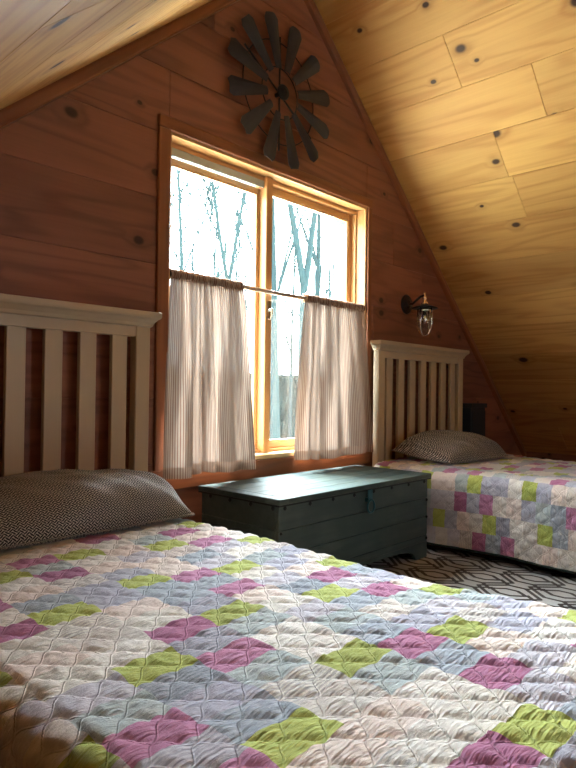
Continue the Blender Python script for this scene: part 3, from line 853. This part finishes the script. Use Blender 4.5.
    for c in np.unique(col):
        msk = col == c
        lime = (c % 2 == 0); ph = (lime_ph if lime else mag_ph)
        p0 = ph.get(c, (c*.37) % 1*rowh*4)
        row = np.floor((B-p0)/rowh+.5).astype(int)
        for r in np.unique(row[msk]):
            m2 = msk & (row == r); t = rr_.rand()
            s_ = .8 if rr_.rand() < .13 else 0.0
            if lime and r % 4 == 0: cc = LIME if t < .7 else LIME2; s_ = 0
            elif (not lime) and (r % 8) in (0, 2): cc = MAG if t < .6 else MAG2; s_ *= .3
            else: cc = PAL[int(rr_.rand()*len(PAL))]
            colarr[m2] = cc; st[m2] = s_
    at_ = me.attributes.new('patch', 'FLOAT_COLOR', 'FACE'); at_.data.foreach_set('color', colarr.ravel())
    as_ = me.attributes.new('stripe', 'FLOAT', 'FACE'); as_.data.foreach_set('value', st.ravel())
    me.materials.append(M['quilt']); me.polygons.foreach_set('use_smooth', [True]*len(me.polygons)); me.update()
    ob = bpy.data.objects.new(name, me); C.objects.link(ob)
    tag(ob, label, 'quilt', 'patchwork quilts')
    # binding along the hem
    path = [tuple(P[k, 0]) for k in range(0, nv, 4)]+[tuple(P[nv-1, k]) for k in range(2, nu, 4)]+[tuple(P[k, nu-1]) for k in range(nv-1, -1, -4)]
    bb = MB(); bb.tube(path, .006, 6); q = bb.build('binding', M['binding'], smooth=True); q.parent = ob
    tag(q, 'dark green edge binding')
    return ob
# foreground quilt: lattice phases read off the photo (columns .11 wide across x)
C1 = lambda U, V: (U+.33+.055-.05, -(V+.10))     # A so that column 1 centre ~ x .545 ; B = world y
def c1(U, V): return (U+.355+.055)-.16+.0, -(.10+V)
# column index floor((x-.16-?)/.11)
lp1 = {0: -.80, 2: -.945, 4: -.872, 6: -.935, 8: -1.079, 10: -.9}
mp1 = {-1: -.9, 1: -.962, 3: -1.287, 5: -1.05, 7: -1.275, 9: -1.1}
def cf1(U, V):
    x = U+.335+.055
    return x-.49+2*.11, -(.10+V)
quilt('quilt', .335, 1.275, -.10, -1.80, .375, .05, 'large patchwork quilt filling the foreground bed', .0044, .11, .0704, cf1, lp1, mp1, .12, 3, .012)
def cf2(U, V):
    return U+.078+.045, -(.10+V)
lp2 = {0: -.68, -2: -.758, 2: -.60, 4: -.70, 6: -.62, -4: -.70}
mp2 = {-1: -.743, -3: -.843, 1: -.66, 3: -.75}
quilt('quilt', 2.72, 3.755, -.10, -1.80, .402, .045, 'patchwork quilt on the bed under the sloped ceiling', 0.0058, .09, .0643, cf2, lp2, mp2, .05, 9, .004)

def pillow(cx, cy, cz, L, D, H, label, seed, tilt=0, rotz=0, mt='pillow'):
    nu, nv = 120, 80; vs = []; fs = []; uvs = []
    rng = random.Random(seed); o = Vector((rng.uniform(0, 9), 0, 0))
    for side in (1, -1):
        for j in range(nv+1):
            for i in range(nu+1):
                a = -1+2*i/nu; b = -1+2*j/nv
                x = a*L/2*(1-.055*(1-a*a)*0-.045*(b*b)*(1) + .03*abs(a)**6*abs(b)**6); y = b*D/2*(1-.06*a*a + .04*abs(a)**6*abs(b)**6)
                t = max(0, (1-abs(a)**3.6))**.5*max(0, (1-abs(b)**2.6))**.5
                z = H*t*(.80 if side > 0 else .20)
                if side > 0:
                    w = noise.noise(Vector((x*5+o.x, y*5, 0)))*.020+noise.noise(Vector((x*10+y*16+o.x, y*4-x*5, 3)))*.013*min(1, 3*t)
                    # creases running in from the short edge
                    w += .013*math.sin((y*60+x*45)+3*noise.noise(Vector((x*6, y*6, 7))))*max(0, abs(a)-.35)*t
                    z += w*min(1, t*2)
                vs.append((x, y, side*z)); uvs.append((x, y+(z if side > 0 else -z)))
    n = (nu+1)*(nv+1)
    for s_ in (0, 1):
        for j in range(nv):
            for i in range(nu):
                q = s_*n+j*(nu+1)+i; fs.append((q, q+1, q+nu+2, q+nu+1))
    mb = MB(); mb.raw(vs, fs, uvs=uvs)
    ob = mb.build('pillow', M[mt], smooth=True); ob.location = (cx, cy, cz); ob.rotation_euler = (tilt, 0, rotz)
    # piping seam
    pts = []
    for k in range(120):
        t = 2*PI*k/120; ca, sa = math.cos(t), math.sin(t)
        a = max(-1, min(1, ca*1.42)); b = max(-1, min(1, sa*1.42))
        pts.append((a*L/2*(1-.045*b*b+.03*abs(a)**6*abs(b)**6), b*D/2*(1-.06*a*a+.04*abs(a)**6*abs(b)**6), 0))
    q = MB(); q.tube(pts, .004, 6, closed=True); c = q.build('seam', M[mt], smooth=True); c.parent = ob; c.location = (0, 0, 0)
    return tag(ob, label, 'pillow', 'dark patterned pillows')
pillow(.885, -.275, .412, .70, .37, .150, 'dark patterned pillow on the foreground bed against its headboard', 2, math.radians(8), 0)
pillow(3.21, -.30, .440, .64, .38, .145, 'dark patterned pillow on the bed under the sloped ceiling', 6, math.radians(6), math.radians(-3), 'pillow_wide')

# ------------------------------------------------------------------ chest
def chest():
    x0, x1, y0, y1, zt = 1.570, 2.590, -.505, -.075, .394
    root = empty('blanket_chest', ((x0+x1)/2, (y0+y1)/2, 0)); tag(root, 'teal grey plank blanket chest with black studs below the window', 'chest')
    mb = MB(); zb, zc = .018, .368; n = 4; hh = (zc-zb)/n
    for k in range(n):
        a, b = zb+k*hh+.001, zb+(k+1)*hh-.001
        if k == 0:
            for (p, q) in ((x0, x0+.10), (x1-.10, x1)): pass
        mb.box(x0, x1, y0, y0+.018, a if k else .075, b, bev=.002)
        mb.box(x0, x1, y1-.018, y1, a, b, bev=.002)
        mb.box(x0, x0+.018, y0+.0185, y1-.0185, a, b, bev=.002); mb.box(x1-.018, x1, y0+.0185, y1-.0185, a, b, bev=.002)
    mb.box(x0+.02, x1-.02, y0+.02, y1-.02, .085, .095); mb.box(x0+.003, x1-.003, y0+.004, y0+.017, .078, .366)
    mb.box(x0+.004, x0+.016, y0+.004, y1-.004, .02, .366); mb.box(x1-.016, x1-.004, y0+.004, y1-.004, .02, .366)
    mb.build('body', M['chest'], root)
    # arched skirting at the foot of the front
    sk = MB(); N = 24; zt_ = .0745
    arch = lambda t: .0+.058*max(0, 1-abs(2*t-1)**5)**.5 if 0 < t < 1 else 0
    xa, xb = x0+.09, x1-.09; prev = None
    xs = [x0]+[xa+(xb-xa)*i/N for i in range(N+1)]+[x1]
    zs = [0]+[arch(i/N) for i in range(N+1)]+[0]
    for i in range(len(xs)-1):
        A, B, a, b = xs[i], xs[i+1], zs[i], zs[i+1]
        for yy in (y0, y0+.018): sk.poly([(A, yy, a), (B, yy, b), (B, yy, zt_), (A, yy, zt_)])
        sk.poly([(A, y0, a), (B, y0, b), (B, y0+.018, b), (A, y0+.018, a)]); sk.poly([(A, y0, zt_), (B, y0, zt_), (B, y0+.018, zt_), (A, y0+.018, zt_)])
    sk.build('skirting', M['chest'], root)
    for fx in (x0, x1-.05):
        for fy in (y0+.0185, y1-.05):
            q = MB(); q.box(fx+.019*(fx == x0), fx+.05-.019*(fx != x0), fy, fy+.031, 0, .084, bev=.002); q.build('foot', M['chest'], root)
    lid = MB(); lx0, lx1, ly0, ly1 = x0-.014, x1+.014, y0-.014, y1+.006
    m_ = 5; w = (ly1-ly0)/m_
    for k in range(m_): lid.box(lx0+.05, lx1-.05, ly0+k*w+.0008, ly0+(k+1)*w-.0008, .3745, zt, bev=.0015)
    lid.box(lx0, lx0+.0492, ly0, ly1, .3745, zt, bev=.002); lid.box(lx1-.0492, lx1, ly0, ly1, .3745, zt, bev=.002)
    l = lid.build('lid', M['lid'], root)
    e = MB(); e.box(lx0+.002, lx1-.002, ly0+.001, ly0+.018, .368, .3742); e.box(lx0+.001, lx0+.016, ly0+.019, ly1-.001, .368, .3742); e.box(lx1-.016, lx1-.001, ly0+.019, ly1-.001, .368, .3742)
    tag(e.build('edge_strip', M['black'], root), 'black strip under the lid edge')
    def stud(p, ax, r=.009):
        q = MB(); q.lathe([(r, 0), (r, .003), (r*.5, .006)], (0, 0, 0), 12, 'Y'); o = q.build('stud', M['black'], root)
        o.location = Vector(p)-Vector(root.location); o.rotation_euler = (0, 0, 0) if ax == 'y' else (0, 0, -PI/2 if ax == '-x' else PI/2)
    for k in range(8): stud((x0+.03+k*(x1-x0-.06)/7, y0, .358), 'y', .0085)
    for k in range(4): stud((x0, y0+.03+k*.115, .358), '-x')
    for z in (.09, .19, .27): stud((x1-.008, y0, z), 'y', .007); stud((x0+.010, y0, z), 'y', .006)
    # hasp and ring
    hx = 2.10
    q = MB(); q.box(hx-.016, hx+.016, y0-.018, y0-.0145, .325, .372, bev=.001); q.box(hx-.013, hx+.013, y0-.0145, y0-.0005, .322, .338); q.build('hasp', M['tealmetal'], root)
    q = MB(); q.tube([(hx+.024*math.cos(2*PI*i/28), y0-.021, .304+.026*math.sin(2*PI*i/28)) for i in range(28)], .0045, 8, closed=True); q.build('ring_pull', M['tealmetal'], root, smooth=True)
    root.location.z += .0062
chest()

# dark boarded box in the corner behind the far headboard
def corner_box():
    x0, x1, y0, y1, h = 3.795, 4.03, -.13, -.03, .715
    root = empty('storage_box', ((x0+x1)/2, (y0+y1)/2, 0)); tag(root, 'dark slate box standing in the corner right of the far headboard', 'box')
    mb = MB(); mb.box(x0+.01, x1-.01, y0+.008, y1, 0, h-.03, bev=.003); mb.build('body', M['slate'], root)
    mb = MB(); mb.box(x0, x1, y0-.003, y1, h-.0295, h, bev=.003); mb.build('lid', M['slate'], root)
    for k in range(3):
        mb = MB(); z = .03+k*.215; mb.box(x0+.02, x1-.02, y0, y0+.0075, z, z+.205, bev=.002); mb.build('panel', M['slate'], root)
corner_box()

# ------------------------------------------------------------------ rug
def rug():
    x0, x1, y0, y1 = 1.36, 2.79, -2.6, -.30
    mb = MB(); mb.box(x0, x1, y0, y1, .0008, .0055, bev=.002, mi=0)
    zz = .0058; w = .0085
    def seg(a, b):
        a, b = Vector(a), Vector(b); d = (b-a)
        if d.length < 1e-6: return
        d.normalize(); n = Vector((-d.y, d.x))*w; e = d*w*.4
        P = [a-e+n, b+e+n, b+e-n, a-e-n]; P = [(p.x, p.y) for p in P]
        for c in ((1, 0, x1-.004), (-1, 0, -x0-.004), (0, 1, y1-.004), (0, -1, -y0-.004)): P = clip(P, *c) if P else P
        if len(P) >= 3: mb.poly([(p[0], p[1], zz) for p in P], mi=1)
    TX, TY = .25, .32
    def poly(cx, cy, pts, close=True):
        for i in range(len(pts)-(0 if close else 1)):
            p, q = pts[i], pts[(i+1) % len(pts)]; seg((cx+p[0], cy+p[1]), (cx+q[0], cy+q[1]))
    nx, ny = int((x1-x0)/TX)+2, int((y1-y0)/TY)+2
    for i in range(-1, nx):
        for j in range(-1, ny*2):
            cx = x0+i*TX+(TX/2 if j % 2 else 0); cy = y0+j*TY/2
            a, b, c = .036, .070, .046
            poly(cx, cy, [(a, c/2), (0, b), (-a, c/2), (-a, -c/2), (0, -b), (a, -c/2)])
            a, b, c = .086, .126, .070
            poly(cx, cy, [(a, c/2), (0, b), (-a, c/2), (-a, -c/2), (0, -b), (a, -c/2)])
            seg((cx+.086, cy+.035), (cx+TX/2+.01, cy+TY/4+.01)); seg((cx-.086, cy-.035), (cx-TX/2-.01, cy-TY/4-.01))
            seg((cx+.086, cy-.035), (cx+TX/2+.01, cy-TY/4-.01))
    tag(mb.build('rug', [M['rugbase'], M['rugline']]), 'grey rug with dark geometric trellis between the beds', 'rug')
rug()
